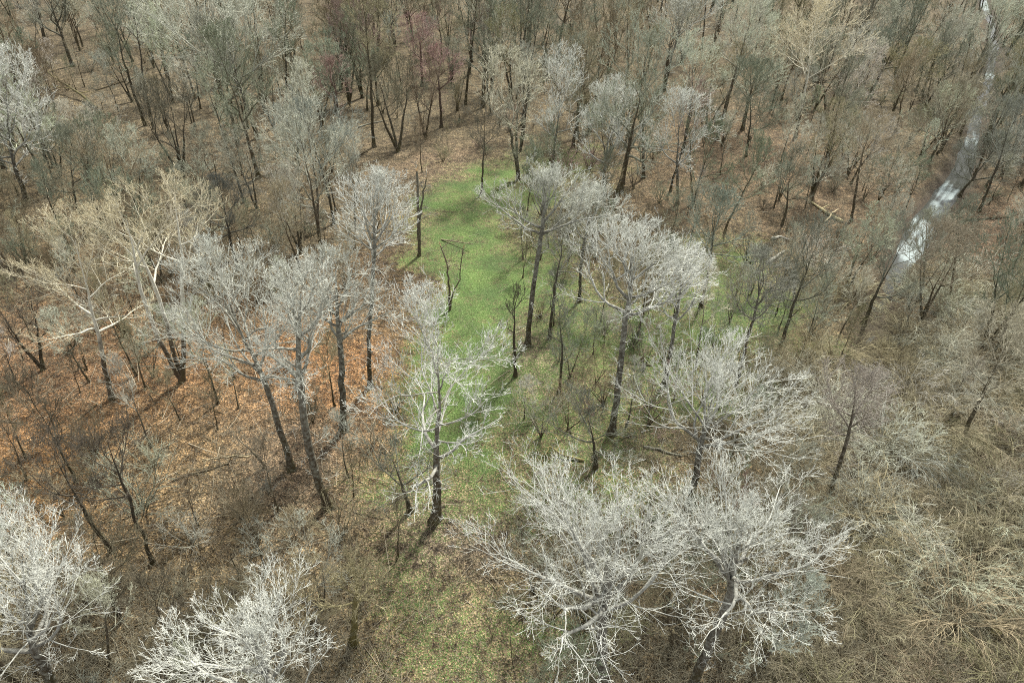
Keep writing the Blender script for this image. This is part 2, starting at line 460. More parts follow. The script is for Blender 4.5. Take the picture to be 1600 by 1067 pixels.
for a, b_, rx_, ry_ in ((690, 420, 30, 40), (690, 520, 40, 60), (668, 580, 26, 60), (700, 640, 40, 50), (740, 450, 50, 60), (745, 268, 26, 9), (688, 318, 26, 12), (680, 690, 30, 30), (780, 300, 40, 30)):
    bright_gr = np.maximum(bright_gr, np.exp(-0.7 * (((jx - a) / rx_) ** 2 + ((jy - b_) / ry_) ** 2)))
mud = np.clip(1.0 - (D - 0.2) / 2.2, 0, 1)
me = bpy.data.meshes.new('ground')
nx, ny = len(xs), len(ys)
V = np.stack([X, Y, Z], -1).reshape(-1, 3)
ii = np.arange(nx * ny).reshape(ny, nx)
Q = np.stack([ii[:-1, :-1], ii[:-1, 1:], ii[1:, 1:], ii[1:, :-1]], -1).reshape(-1, 4)
me.vertices.add(len(V)); me.vertices.foreach_set('co', V.astype(np.float32).ravel())
me.loops.add(Q.size); me.loops.foreach_set('vertex_index', Q.astype(np.int32).ravel())
me.polygons.add(len(Q)); me.polygons.foreach_set('loop_start', np.arange(0, Q.size, 4, dtype=np.int32))
me.polygons.foreach_set('use_smooth', np.ones(len(Q), bool))
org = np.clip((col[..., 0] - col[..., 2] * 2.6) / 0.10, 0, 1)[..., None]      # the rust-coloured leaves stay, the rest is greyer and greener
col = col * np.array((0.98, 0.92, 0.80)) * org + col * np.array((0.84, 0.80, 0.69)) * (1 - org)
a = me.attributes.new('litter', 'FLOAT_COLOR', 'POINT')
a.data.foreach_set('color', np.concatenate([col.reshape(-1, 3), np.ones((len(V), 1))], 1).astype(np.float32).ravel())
a = me.attributes.new('grass', 'FLOAT', 'POINT'); a.data.foreach_set('value', gr.astype(np.float32).ravel())
a = me.attributes.new('brighter_grass', 'FLOAT', 'POINT'); a.data.foreach_set('value', bright_gr.astype(np.float32).ravel())
a = me.attributes.new('mud', 'FLOAT', 'POINT'); a.data.foreach_set('value', mud.astype(np.float32).ravel())
me.update(calc_edges=True)

m, ns, ls, b = nodes_of('leaf_litter_and_grass')
geo = N(ns, 'ShaderNodeNewGeometry')
al = N(ns, 'ShaderNodeAttribute', attribute_name='litter')
ag = N(ns, 'ShaderNodeAttribute', attribute_name='grass')
abright = N(ns, 'ShaderNodeAttribute', attribute_name='brighter_grass')
am = N(ns, 'ShaderNodeAttribute', attribute_name='mud')
def voro(scale):
    v = N(ns, 'ShaderNodeTexVoronoi'); v.inputs['Scale'].default_value = scale
    ls.new(geo.outputs['Position'], v.inputs['Vector'])
    s = N(ns, 'ShaderNodeSeparateColor'); ls.new(v.outputs['Color'], s.inputs[0])
    return v, s
def noise(scale, det=3):
    n = N(ns, 'ShaderNodeTexNoise'); n.inputs['Scale'].default_value = scale; n.inputs['Detail'].default_value = det
    ls.new(geo.outputs['Position'], n.inputs['Vector'])
    return n.outputs[0]
v1, s1 = voro(7.5)
v2, s2 = voro(15.0)
n1, n2, n3 = noise(1.1, 5), noise(0.22, 4), noise(4.0, 3)
f1 = ramp(ns, ls, s1.outputs[0], [(0.0, 0.10), (0.30, 0.45), (0.60, 0.95), (0.85, 1.6), (1.0, 2.4)])
f2 = ramp(ns, ls, s2.outputs[1], [(0.0, 0.20), (0.5, 0.85), (0.9, 1.6), (1.0, 2.1)])
lf = mixc(ns, ls, 1.0, f1, f2, 'MULTIPLY')
lf = mixc(ns, ls, 0.55, mixc(ns, ls, 0.5, f1, f2), lf)
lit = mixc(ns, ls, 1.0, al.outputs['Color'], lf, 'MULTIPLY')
lit = mixc(ns, ls, 1.0, lit, ramp(ns, ls, n1, [(0.3, 0.36), (0.5, 0.95), (0.7, 1.4)]), 'MULTIPLY')
lit = mixc(ns, ls, 1.0, lit, ramp(ns, ls, n2, [(0.3, 0.66), (0.7, 1.05)]), 'MULTIPLY')
# single leaves bleached grey or redder than the rest
lit = mixc(ns, ls, ramp(ns, ls, s2.outputs[2], [(0.86, 0.0), (0.97, 0.30)]), lit, (0.42, 0.37, 0.31))
gcol = ramp(ns, ls, s2.outputs[0], [(0.0, (0.012, 0.020, 0.007)), (0.35, (0.055, 0.100, 0.026)), (0.75, (0.115, 0.185, 0.060)), (1.0, (0.24, 0.31, 0.14))])
gcol = mixc(ns, ls, ramp(ns, ls, n3, [(0.35, 0.0), (0.7, 0.75)]), gcol, (0.085, 0.128, 0.040))
gcol = mixc(ns, ls, 1.0, gcol, ramp(ns, ls, n2, [(0.35, (0.72, 0.72, 0.72)), (0.65, (1.1, 1.05, 0.95))]), 'MULTIPLY')
gcol = mixc(ns, ls, abright.outputs['Fac'], gcol, mixc(ns, ls, 1.0, gcol, (1.12, 1.18, 1.12), 'MULTIPLY'))
# which leaf-sized cells are grass: more of them where the grass is thick
gm = math_(ns, ls, 'ADD', ag.outputs['Fac'], math_(ns, ls, 'MULTIPLY', math_(ns, ls, 'SUBTRACT', n1, 0.5), 1.5))
gm = math_(ns, ls, 'SUBTRACT', gm, math_(ns, ls, 'MULTIPLY', s2.outputs[1], 0.92))
gm = math_(ns, ls, 'MULTIPLY', math_(ns, ls, 'ADD', gm, 0.1), 4.0, True)
gm = math_(ns, ls, 'MULTIPLY', gm, math_(ns, ls, 'MULTIPLY', ag.outputs['Fac'], 8.0, True))
cc = mixc(ns, ls, gm, lit, gcol)
cc = mixc(ns, ls, math_(ns, ls, 'MULTIPLY', am.outputs['Fac'], 0.85), cc, (0.055, 0.045, 0.035))
ls.new(cc, b.inputs['Base Color'])
b.inputs['Roughness'].default_value = 0.9
b.inputs['Specular IOR Level'].default_value = 0.2
bp = N(ns, 'ShaderNodeBump'); bp.inputs['Strength'].default_value = 0.9; bp.inputs['Distance'].default_value = 0.08
hh = math_(ns, ls, 'ADD', v1.outputs['Distance'], s2.outputs[0])
ls.new(hh, bp.inputs['Height']); ls.new(bp.outputs[0], b.inputs['Normal'])
me.materials.append(m)
struct('ground', me)

# ------------------------------------------------------------------ creek water
GLARE_PATCHES = [(1424, 392, 24, 22, 1.0), (1440, 362, 20, 26, 1.0), (1462, 330, 14, 20, 0.8), (1480, 300, 22, 18, 0.85), (1519, 222, 13, 20, 0.7), (1545, 118, 14, 6, 1.1), (1540, 10, 10, 9, 1.1), (1552, 45, 6, 10, 0.35),  # where pale sky glare is painted into the water colour
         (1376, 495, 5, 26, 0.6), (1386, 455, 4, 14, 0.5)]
me = bpy.data.meshes.new('water')
cf = resample(cw, 0.7)
T = nrm(np.gradient(cf[:, :2], axis=0)); Nn = np.stack([-T[:, 1], T[:, 0]], 1)
hw = cf[:, 2] / 2 + 0.7
ac = np.linspace(-1, 1, 13)
WX = cf[:, None, 0] + Nn[:, None, 0] * hw[:, None] * ac; WY = cf[:, None, 1] + Nn[:, None, 1] * hw[:, None] * ac
zb = np.repeat((terrain(cf[:, 0], cf[:, 1], np.full(len(cf), 1e3)) - 0.80)[:, None], 13, 1)
vv = np.stack([WX, WY, zb], -1)
n = len(cf); gi = np.arange(n * 13).reshape(n, 13)
me.from_pydata(vv.reshape(-1, 3).tolist(), [], np.stack([gi[:-1, 1:], gi[1:, 1:], gi[1:, :-1], gi[:-1, :-1]], -1).reshape(-1, 4).tolist())
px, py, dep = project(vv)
painted_glare = np.zeros(px.shape)
for a, b_, rx_, ry_, am in GLARE_PATCHES:
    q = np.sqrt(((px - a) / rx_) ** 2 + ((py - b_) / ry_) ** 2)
    painted_glare = np.maximum(painted_glare, 0.8 * am / (1 + np.exp((q - 1.0) * 5)))
at = me.attributes.new('painted_glare', 'FLOAT', 'POINT'); at.data.foreach_set('value', painted_glare.astype(np.float32).ravel())
uv = np.stack([np.repeat(np.arange(n)[:, None] * 0.7, 13, 1), np.tile(ac[None], (n, 1)) * hw[:, None], 0 * px], -1)
at = me.attributes.new('flow', 'FLOAT_VECTOR', 'POINT'); at.data.foreach_set('vector', uv.astype(np.float32).ravel())
m, ns, ls, b = nodes_of('creek_water_with_painted_glare')
geo = N(ns, 'ShaderNodeNewGeometry')
ai = N(ns, 'ShaderNodeAttribute', attribute_name='painted_glare')
af = N(ns, 'ShaderNodeAttribute', attribute_name='flow')
mp = N(ns, 'ShaderNodeMapping'); mp.inputs['Scale'].default_value = (0.10, 1.3, 1)
ls.new(af.outputs['Vector'], mp.inputs[0])
sn = N(ns, 'ShaderNodeTexNoise'); sn.inputs['Scale'].default_value = 1.0; sn.inputs['Detail'].default_value = 3
ls.new(mp.outputs[0], sn.inputs['Vector'])
nz = noise(0.8, 3)
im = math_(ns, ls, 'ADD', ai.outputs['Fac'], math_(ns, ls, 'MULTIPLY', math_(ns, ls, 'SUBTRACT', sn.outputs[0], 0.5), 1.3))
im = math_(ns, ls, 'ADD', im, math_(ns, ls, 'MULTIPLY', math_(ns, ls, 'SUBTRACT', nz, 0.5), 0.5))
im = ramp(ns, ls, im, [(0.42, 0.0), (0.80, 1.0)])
ls.new(mixc(ns, ls, im, (0.045, 0.047, 0.042), (0.19, 0.235, 0.24)), b.inputs['Base Color'])  # pale tone stands in for reflected sky
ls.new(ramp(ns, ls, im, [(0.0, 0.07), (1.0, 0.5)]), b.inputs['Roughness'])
b.inputs['IOR'].default_value = 1.33
bp = N(ns, 'ShaderNodeBump'); bp.inputs['Strength'].default_value = 0.06; bp.inputs['Distance'].default_value = 0.05
ls.new(nz, bp.inputs['Height']); ls.new(bp.outputs[0], b.inputs['Normal'])
me.materials.append(m)
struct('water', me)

# ------------------------------------------------------------------ the trees one can tell apart
W_ = (0.83, 0.85, 0.78)       # white lichen-grey twigs
W2 = (0.73, 0.75, 0.67)
GR = (0.34, 0.345, 0.29)
GG = (0.245, 0.260, 0.205)
TAN = (0.36, 0.315, 0.235)
YEL = (0.66, 0.575, 0.36)
DK = (0.115, 0.100, 0.078)
OLV = (0.20, 0.185, 0.10)
RED = (0.46, 0.305, 0.28)
BRN = (0.235, 0.185, 0.135)
LAND = []                     # landmarks: (short name, px, py)
OCC = []                      # places taken by a trunk
HB = []                       # crown boxes of these trees and where they stand
n_hero = [0]
def crown_fit(base, box, zmid=None):
    x0, y0, x1, y1 = box
    if base is not None:
        B = ground_pt(*base)
        Cc, t = plane_y((x0 + x1) / 2, (y0 + y1) / 2, B[1])
    else:
        d = ray((x0 + x1) / 2, (y0 + y1) / 2); t = (zmid - CAM_Z) / d[2]
        Cc = np.array([0, 0, CAM_Z]) + d * t
        B = np.array([Cc[0], Cc[1], 0.0])
    d = nrm(ray((x0 + x1) / 2, (y0 + y1) / 2)); th = math.asin(-d[2])
    r = (x1 - x0) / 2 * t / F; s = (y1 - y0) / 2 * t / F
    rz = math.sqrt(max(s * s - (r * math.sin(th)) ** 2, (0.5 * r * math.cos(th)) ** 2)) / math.cos(th)
    B[2] = float(terrain(B[0], B[1]))
    return B, Cc, r, rz
def hero(name, label, short, box, base=None, col=W_, mat=None, zmid=None, cat='tree', fine=1.0, limbs_apart=True, **k):
    n_hero[0] += 1
    B, Cc, r, rz = crown_fit(base, box, zmid)
    zc = max(Cc[2] - B[2], rz * 0.8 + 1.0)
    dist = math.hypot(Cc[1], CAM_Z - zc)
    r *= 1.2
    kk = dict(seed=100 + n_hero[0], h=zc + rz, zc=zc, rx=r, rz=rz * 0.98, lean=(Cc[0] - B[0], Cc[1] - B[1]), tr=0.36, tw=0.017)
    kk.update(k)
    kk['tr'] *= 0.84
    HB.append((*box, *((base[1], base[0]) if base is not None else (1200.0, -999.0))))
    t, limbs, cr = tree_parts(limbs_apart=limbs_apart, **kk)
    o = thing(name, label, cat, B)
    mat = mat or M_DARK
    part('trunk', t.mesh('trunk', mat), o, col)
    for l in limbs:
        part('limb', l.mesh('limb', mat), o, col)
    part('crown', cr.mesh('crown', mat), o, col)
    a, b_, _ = project(B)
    LAND.append((short, (box[0] + box[2]) / 2, float(b_) if base is None else base[1], B[0], B[1]))
    OCC.append((B[0], B[1], 2.2))
    return o

BIG = dict(nl=17, lev=(7, 5, 4, 3), tw=0.0108, limb_lv=0.26, trunk_lv=0.28, wobble=0.17, up=0.10, ratio=(0.70, 0.55, 0.52, 0.6), fexp=1.5, limb_r=0.44, limb_angle=(70, 18))
MID = dict(nl=14, lev=(7, 5, 4, 2), tw=0.0122, limb_lv=0.26, trunk_lv=0.28, wobble=0.17, up=0.10, ratio=(0.70, 0.55, 0.52, 0.6), fexp=1.4, limb_r=0.44, limb_angle=(70, 18))
FAR = dict(nl=12, lev=(6, 5, 4, 2), tw=0.0165, limb_lv=0.26, trunk_lv=0.28, wobble=0.16, up=0.09, ratio=(0.70, 0.55, 0.55, 0.6), fexp=1.3, limb_r=0.5, limb_angle=(65, 16))
SMA = dict(nl=10, lev=(6, 5, 5, 2), tw=0.010, fexp=1.2)
hero('white_crowned_tree', 'largest white crown of all, spread low over the dim grass near the bottom edge', 'largest white crown', (725, 690, 1160, 1050), (945, 1095), tr=0.5, **{**BIG, 'nl': 17, 'lev': (7, 6, 4, 3), 'tw': 0.0088})
hero('white_crowned_tree', 'broad white crown reaching toward the brambles beside the largest white crown', 'bramble-side white crown', (965, 735, 1335, 965), (1075, 1080), tr=0.42, **{**BIG, 'lev': (7, 6, 4, 3), 'tw': 0.0088})
hero('white_crowned_tree', 'rounded very white crown on a mossy trunk just beyond the largest white crown', 'rounded very white crown', (945, 515, 1262, 742), (1080, 790), tr=0.42, **BIG)
hero('white_crowned_tree', 'wide flat white crown on a straight dark trunk standing in the right-hand grass'.replace('right-hand ', 'far '), 'flat white crown', (880, 335, 1085, 500), (955, 682), tr=0.42, **MID)
hero('white_crowned_tree', 'white-twigged tree leaning out behind the wide flat white crown', 'leaning white-twigged tree', (1000, 375, 1132, 500), (1038, 600), tr=0.3, **MID)
hero('white_crowned_tree', 'tall grey-white tree with a domed crown at the head of the green glade', 'domed glade-head tree', (755, 256, 952, 372), (825, 540), tr=0.38, col=W2, **MID)
hero('bare_tree', 'grey broad-topped tree between the domed glade-head tree and the wide flat white crown', 'grey broad-topped tree', (868, 285, 985, 385), (905, 470), tr=0.27, col=W2, **MID)
hero('bare_tree', 'grey hazy tree on weak grass beside the rounded very white crown', 'grey hazy grass tree', (1125, 380, 1230, 500), (1150, 600), tr=0.24, col=GR, **MID)
hero('bare_tree', 'spreading grey-green small tree leaning toward the narrow V tree', 'spreading grass-side tree', (830, 590, 985, 720), (930, 735), tr=0.24, col=GG, **SMA)
hero('bare_tree', 'slim dark tree with a thin grey top close behind the domed glade-head tree', 'slim dark glade tree', (838, 330, 925, 440), (858, 531), tr=0.24, col=GR, **SMA)
hero('bare_tree', 'short dark tree with few branches on the brown leaf patch beside the glade', 'short dark glade tree', (768, 436, 832, 520), (805, 592), tr=0.22, col=DK, nl=7, lev=(6, 4, 2, 2), tw=0.014)
hero('bare_tree', 'slender dark tree forking into a narrow V in the weak grass', 'narrow V tree', (845, 465, 905, 545), (873, 614), tr=0.18, col=GG, nl=6, lev=(6, 5, 3, 2), tw=0.012)
hero('white_crowned_tree', 'open white tree on a thick straight brown trunk in the middle of the glade edge', 'open white glade tree', (555, 432, 815, 735), (680, 808), tr=0.50, mat=M_BROWN, nl=19, lev=(6, 5, 4, 2), tw=0.0125, fork=0.40, limb_angle=(92, 28), limb_lv=0.3, wobble=0.18, up=0.06, limb_r=0.42)
hero('bare_tree', 'crooked grey-green small tree leaning beside the thick straight brown trunk', 'crooked grey-green tree', (535, 655, 690, 790), (640, 796), tr=0.27, col=GG, **SMA)
hero('white_crowned_tree', 'tall grey-white tree with a long brown trunk, mossy at its foot on leaf litter', 'mossy-footed tree', (400, 395, 560, 590), (513, 790), tr=0.46, col=W2, mat=M_BROWN, **MID)
hero('white_crowned_tree', 'dense grey-white crown over the orange leaves beside the pale sycamores', 'dense grey-white crown', (250, 365, 475, 600), (455, 732), tr=0.38, col=W2, mat=M_BROWN, **BIG)
hero('white_crowned_tree', 'grey-white tree on a straight dark trunk close behind the mossy-footed tree', 'straight dark trunk tree', (450, 375, 605, 525), (537, 668), tr=0.42, col=W2, **MID)
hero('white_crowned_tree', 'forked white-twigged tree leaning over the shaded hollow by the glade', 'forked hollow tree', (515, 258, 655, 400), (578, 602), tr=0.30, **MID)
hero('sycamore_tree', 'pale sycamore with several white stems and yellow twigs on the orange leaves', 'several-stemmed sycamore', (148, 268, 350, 445), (285, 598), col=YEL, mat=M_PALE, tr=0.30, stems=3, spread=0.45, nl=15, lev=(7, 5, 5, 2), tw=0.0115, limb_r=0.5, fexp=1.3, fork=0.40, limb_angle=(60, 20), limb_lv=0.05, trunk_lv=0.0)
hero('sycamore_tree', 'pale sycamore leaning away with long white arms and fine yellow twigs', 'long-armed sycamore', (35, 312, 225, 512), (175, 620), col=YEL, mat=M_PALE, tr=0.31, nl=12, lev=(7, 5, 5, 2), tw=0.0115, limb_r=0.5, fexp=1.3, fork=0.5, limb_angle=(85, 25), limb_lv=0.05, trunk_lv=0.0)
hero('sycamore_tree', 'lone pale yellow sycamore with bright white limbs near the top of the creek', 'lone creek sycamore', (1205, -5, 1350, 118), (1243, 215), col=(0.82, 0.73, 0.50), mat=M_PALE, tr=0.31, nl=12, lev=(7, 5, 5, 2), tw=0.019, limb_r=0.5, fexp=1.3, fork=0.4, limb_angle=(60, 18), limb_lv=0.05, trunk_lv=0.0)
hero('white_crowned_tree', 'pale crown crossed by the top edge between two tall dark trunks', 'top-edge pale crown', (1020, -20, 1135, 58), (1038, 142), col=W2, **FAR)
hero('white_crowned_tree', 'cream-white crown on twin trunks directly above the head of the glade', 'cream twin-trunk crown', (722, 75, 850, 200), (810, 282), stems=2, spread=0.4, col=(0.76, 0.74, 0.58), **{**FAR, 'tw': 0.0155})
hero('white_crowned_tree', 'upright white fan crown beside the cream twin-trunk crown', 'upright fan crown', (832, 70, 925, 240), (862, 268), tr=0.34, **{**FAR, 'tw': 0.0155})
hero('white_crowned_tree', 'small dense white crown in the middle of the row behind the glade', 'small dense white crown', (912, 118, 1015, 245), (945, 305), tr=0.32, **{**FAR, 'tw': 0.0155})
hero('white_crowned_tree', 'white crown at the creek end of the row behind the glade', 'row-end white crown', (1000, 140, 1120, 250), (1058, 320), tr=0.32, **{**FAR, 'tw': 0.0155})
hero('white_crowned_tree', 'huge pale grey-green crown standing among dark trunks far from the creek', 'huge far grey crown', (222, -40, 456, 118), (403, 216), col=(0.70, 0.72, 0.60), tr=0.5, **{**BIG, 'tw': 0.018})
hero('white_crowned_tree', 'frosty white crown cut by the picture edge over two thick dark trunks', 'edge frosty crown', (-45, 75, 92, 250), (42, 314), tr=0.45, **{**BIG, 'tw': 0.0155})
hero('white_crowned_tree', 'big white crown filling the lower corner below the orange leaves', 'lower corner white crown', (-95, 752, 212, 1068), (95, 1090), tr=0.46, **{**BIG, 'nl': 15, 'lev': (7, 5, 5, 3), 'tw': 0.0085})
hero('white_crowned_tree', 'white crown seen from above at the bottom edge beside the olive mossy tree', 'bottom-edge white crown', (262, 900, 580, 1140), (502, 1262), tr=0.44, **{**BIG, 'nl': 15, 'lev': (7, 6, 5, 3), 'tw': 0.0075})
hero('bare_tree', 'olive mossy tree with yellowish twigs just beyond the bottom-edge white crown', 'olive mossy tree', (478, 855, 645, 985), (552, 1005), col=(0.40, 0.36, 0.22), mat=M_MOSSY, tr=0.34, nl=10, lev=(7, 6, 4, 2), tw=0.012, fork=0.5, limb_angle=(80, 30))
hero('bare_tree', 'dark shadowy small tree on the brightest orange leaves', 'dark orange-leaf tree', (35, 655, 160, 800), (178, 864), col=DK, tr=0.24, **SMA)
hero('bare_tree', 'dark thin tree with a hazy top beside the dark orange-leaf tree', 'hazy-topped dark tree', (110, 645, 235, 780), (240, 880), col=DK, tr=0.18, **SMA)
hero('bare_tree', 'low dark tree forking at the ground at the far end of the orange leaves', 'ground-forked tree', (-15, 425, 80, 550), (68, 578), col=DK, tr=0.25, stems=2, spread=0.5, **SMA)
hero('bare_tree', 'thin dark tree bending over in an arc on the orange leaves', 'arc-bent tree', (325, 655, 400, 715), (414, 730), col=TAN, tr=0.16, nl=6, lev=(6, 5, 3, 2), tw=0.012, bow=0.4)
hero('bare_tree', 'grey tree with a slanting dark trunk at the creek end of the grass', 'slanting grass-end tree', (1205, 330, 1330, 470), (1222, 537), col=GG, tr=0.26, **MID)
hero('bare_tree', 'dark creek-bank tree leaning out over the narrow end of the water', 'creek-bank leaning tree', (1350, 330, 1460, 460), (1350, 506), col=GG, tr=0.30, nl=8, lev=(7, 5, 3, 2), tw=0.014)
hero('bare_tree', 'fan of tan branches spreading beside the whitest stretch of the creek', 'tan creek fan', (1405, 340, 1550, 470), (1440, 500), col=TAN, tr=0.22, stems=3, spread=0.5, nl=12, lev=(8, 6, 4, 2), tw=0.013, limb_angle=(50, 15))
hero('bare_tree', 'old grey-green tree with a massive trunk near the far corner', 'massive far-corner tree', (0, -70, 150, 55), (115, 105), col=GG, tr=0.55, **{**FAR, 'tw': 0.02})
hero('bare_tree', 'dark vase-shaped tree with many upright stems on the pale far leaves', 'dark vase tree', (205, 125, 312, 230), (285, 276), col=(0.16, 0.15, 0.11), tr=0.32, stems=4, spread=0.55, nl=12, lev=(7, 5, 4, 2), tw=0.018, limb_angle=(45, 15), mat=M_DARK)
hero('bare_tree', 'gnarled olive-dark tree with a wide vase of branches beyond the glade', 'gnarled vase tree', (545, 85, 668, 180), (622, 236), col=(0.19, 0.18, 0.125), tr=0.34, stems=3, spread=0.6, nl=14, lev=(8, 6, 4, 2), tw=0.018, limb_angle=(55, 15))
hero('bare_tree', 'twisted dark twin-stemmed tree beside the gnarled vase tree', 'twisted twin tree', (632, 100, 700, 170), (665, 217), col=BRN, tr=0.28, stems=2, spread=0.5, **{**SMA, 'tw': 0.018})
hero('bare_tree', 'single slim dark tree standing alone on the far end of the glade', 'lone glade-end tree', (718, 150, 790, 242), (752, 303), col=(0.2, 0.185, 0.14), tr=0.22, nl=8, lev=(7, 5, 3, 2), tw=0.015)
HAZE = dict(nl=13, lev=(7, 6, 4, 3), tw=0.0115, tr=0.26, limb_lv=0.5, fexp=1.2, up=0.09)
hero('bare_tree', 'blue-grey hazy crown of fine twigs between the dark vase tree and the forked hollow tree', 'blue-grey hazy crown', (405, 150, 565, 268), (522, 348), col=(0.30, 0.33, 0.29), **HAZE)
hero('bare_tree', 'dusky grey low crown just behind the several-stemmed sycamore', 'dusky grey crown', (300, 270, 400, 360), (372, 420), col=(0.13, 0.135, 0.115), **HAZE)
hero('bare_tree', 'dark grey-green hazy crown below the edge frosty crown', 'dark hazy edge crown', (60, 190, 190, 300), (135, 370), col=(0.20, 0.215, 0.16), **HAZE)
hero('bare_tree', 'dense grey-green crown between the top-edge pale crown and the lone creek sycamore', 'dense far green crown', (1115, 90, 1225, 190), (1165, 245), col=(0.22, 0.25, 0.18), **{**HAZE, 'tw': 0.015})
hero('bare_tree', 'tan hazy crown in front of the lone creek sycamore', 'tan sycamore-side crown', (1285, 170, 1420, 265), (1330, 345), col=(0.42, 0.365, 0.26), **HAZE)
hero('bare_tree', 'blue-green hazy crown above the weak grass beside the row-end white crown', 'blue-green hazy crown', (1050, 290, 1175, 400), (1095, 480), col=(0.27, 0.31, 0.25), **HAZE)
hero('bare_tree', 'grey hazy crown over dark ground across the creek at the side edge', 'grey far-bank crown', (1520, 150, 1625, 250), (1530, 330), col=(0.27, 0.285, 0.24), **HAZE)
hero('bare_tree', 'pale tan crown of fine twigs by the lichen-covered log', 'pale tan log-side crown', (1490, 470, 1640, 620), (1500, 690), col=(0.50, 0.47, 0.36), **HAZE)
hero('bare_tree', 'pinkish grey crown sinking into the brambles beside the rounded very white crown', 'pinkish bramble crown', (1255, 560, 1400, 690), (1300, 760), col=(0.42, 0.38, 0.33), **HAZE)
hero('red_budded_tree', 'pink-red budded tree farthest back among the dark trunks', 'farthest red tree', (612, 22, 702, 85), (660, 135), col=RED, **{**FAR, 'nl': 8})
hero('red_budded_tree', 'pink-red budded tree in front of the farthest red tree', 'front red tree', (645, 70, 725, 135), (690, 198), col=RED, **{**FAR, 'nl': 8})
hero('red_budded_tree', 'reddish budded tree standing away from the pair of red trees', 'separate red tree', (482, 88, 562, 145), (535, 205), col=(0.46, 0.325, 0.285), **{**FAR, 'nl': 8})
hero('bare_tree', 'yellow-green lichened tree with a tangled crown beside the lone creek sycamore', 'yellow-green tangled tree', (1385, 60, 1475, 140), (1395, 175), col=(0.40, 0.37, 0.22), tr=0.28, **{**FAR, 'tw': 0.02})
hero('bare_tree', 'pale twisted tree hanging over the upper bend of the creek', 'pale twisted creek tree', (1430, 115, 1540, 235), (1452, 255), col=(0.42, 0.39, 0.29), tr=0.28, **{**FAR, 'tw': 0.018})
hero('bare_tree', 'grey tree whose branches hide the creek between its two white pools', 'pool-hiding grey tree', (1500, 205, 1600, 300), (1502, 302), col=GG, tr=0.3, **{**FAR, 'tw': 0.018})

# ------------------------------------------------------------------ broken trees
def up_height(base, top):
    """foot and offset of the top of something upright between two pixels"""
    B = ground_pt(*base)
    T_, t = plane_y(*top, B[1])
    B[2] = float(terrain(B[0], B[1]))
    return B, T_ - B
M_WOOD, ns, ls, b = nodes_of('torn_pale_wood')
b.inputs['Base Color'].default_value = (0.48, 0.33, 0.18, 1); b.inputs['Roughness'].default_value = 0.8
def broken_tree(name, label, short, base, stems, r, mat, col, stub_n=6):
    """stems: pixel polylines rising from the foot; each ends in a torn tip of pale wood"""
    rng = np.random.default_rng(int(base[0]))
    B = None
    o = None
    for k, pts in enumerate(stems):
        Bk, _ = up_height(base, pts[-1])
        if o is None:
            B = Bk
            o = thing(name, label, 'tree', B)
        P = [np.array([0, 0, -0.3])] + [plane_y(*p, B[1])[0] - B + np.array([0, rng.normal(0, 0.35), 0]) for p in pts]
        P = np.array(P)
        x = np.linspace(0, 1, len(P)); xx = np.linspace(0, 1, 16)
        Q = np.stack([np.interp(xx, x, P[:, j]) for j in range(3)], 1)
        Q[1:-1] += rng.normal(0, 0.05, (14, 3))
        rk = r * (1.0 if k == 0 else 0.62)
        R = rk * (1 - 0.5 * xx); R[0] *= 1.4
        mb = MB(); mb.add(Q[None], R[None], np.linspace(0, 0.35, 16)[None], 8)
        part('trunk' if k == 0 else 'limb', mb.mesh('trunk', mat), o, col)
        # torn tip
        mb = MB(); d = nrm(Q[-1] - Q[-2])
        sp = []
        for _ in range(5):
            e = Q[-1] + d * rng.uniform(0.3, 0.9) + rng.normal(0, R[-1] * 0.8, 3)
            sp.append(np.stack([Q[-1] - d * 0.15 + rng.normal(0, R[-1] * 0.3, 3), e]))
        mb.add(np.array(sp), np.tile([[R[-1] * 0.6, 0.02]], (5, 1)), np.zeros((5, 2)), 5)
        part('torn_tip', mb.mesh('torn_tip', M_WOOD), o)
        st, dd, pr, t, par = spawn(rng, Q[None], R[None], stub_n, 0.4, 0.98, 60, 12)
        for j in range(len(t)):
            mb = MB()
            L = rng.uniform(0.8, 2.6, 1)
            P1 = grow(rng, st[j:j + 1], dd[j:j + 1], L, 5, 0.15, 0.05); R1 = taper(np.array([0.06]), 5, 0.02)
            mb.add(P1, R1, np.full(R1.shape, 0.6), 4)
            s2, d2, p2, t2, q2 = spawn(rng, P1, R1, 6, 0.3, 1, 45, 12)
            P2 = grow(rng, s2, d2, L[q2] * 0.6 * rng.uniform(0.5, 1.2, len(t2)), 4, 0.18, 0.05); R2 = taper(np.full(len(t2), 0.022), 4, 0.012)
            mb.add(P2, R2, np.full(R2.shape, 0.9), 3)
            part('branch', mb.mesh('branch', mat), o, col)
    OCC.append((B[0], B[1], 2.0)); LAND.append((short, base[0], base[1], B[0], B[1]))
broken_tree('tree_snag', 'tall dead snag with a snapped top at the shaded edge of the glade', 'snapped snag', (655, 402), [[(655, 360), (653, 310), (651, 268)], [(656, 340), (662, 300), (667, 278)]], 0.27, M_BROWN, GR, 7)
broken_tree('tree_snag', 'storm-broken forked tree with pale torn wood on the green glade', 'storm-broken fork', (703, 485), [[(702, 460), (700, 430), (697, 405), (688, 385)], [(706, 460), (718, 440), (721, 410), (724, 387)]], 0.16, M_BROWN, TAN, 3)

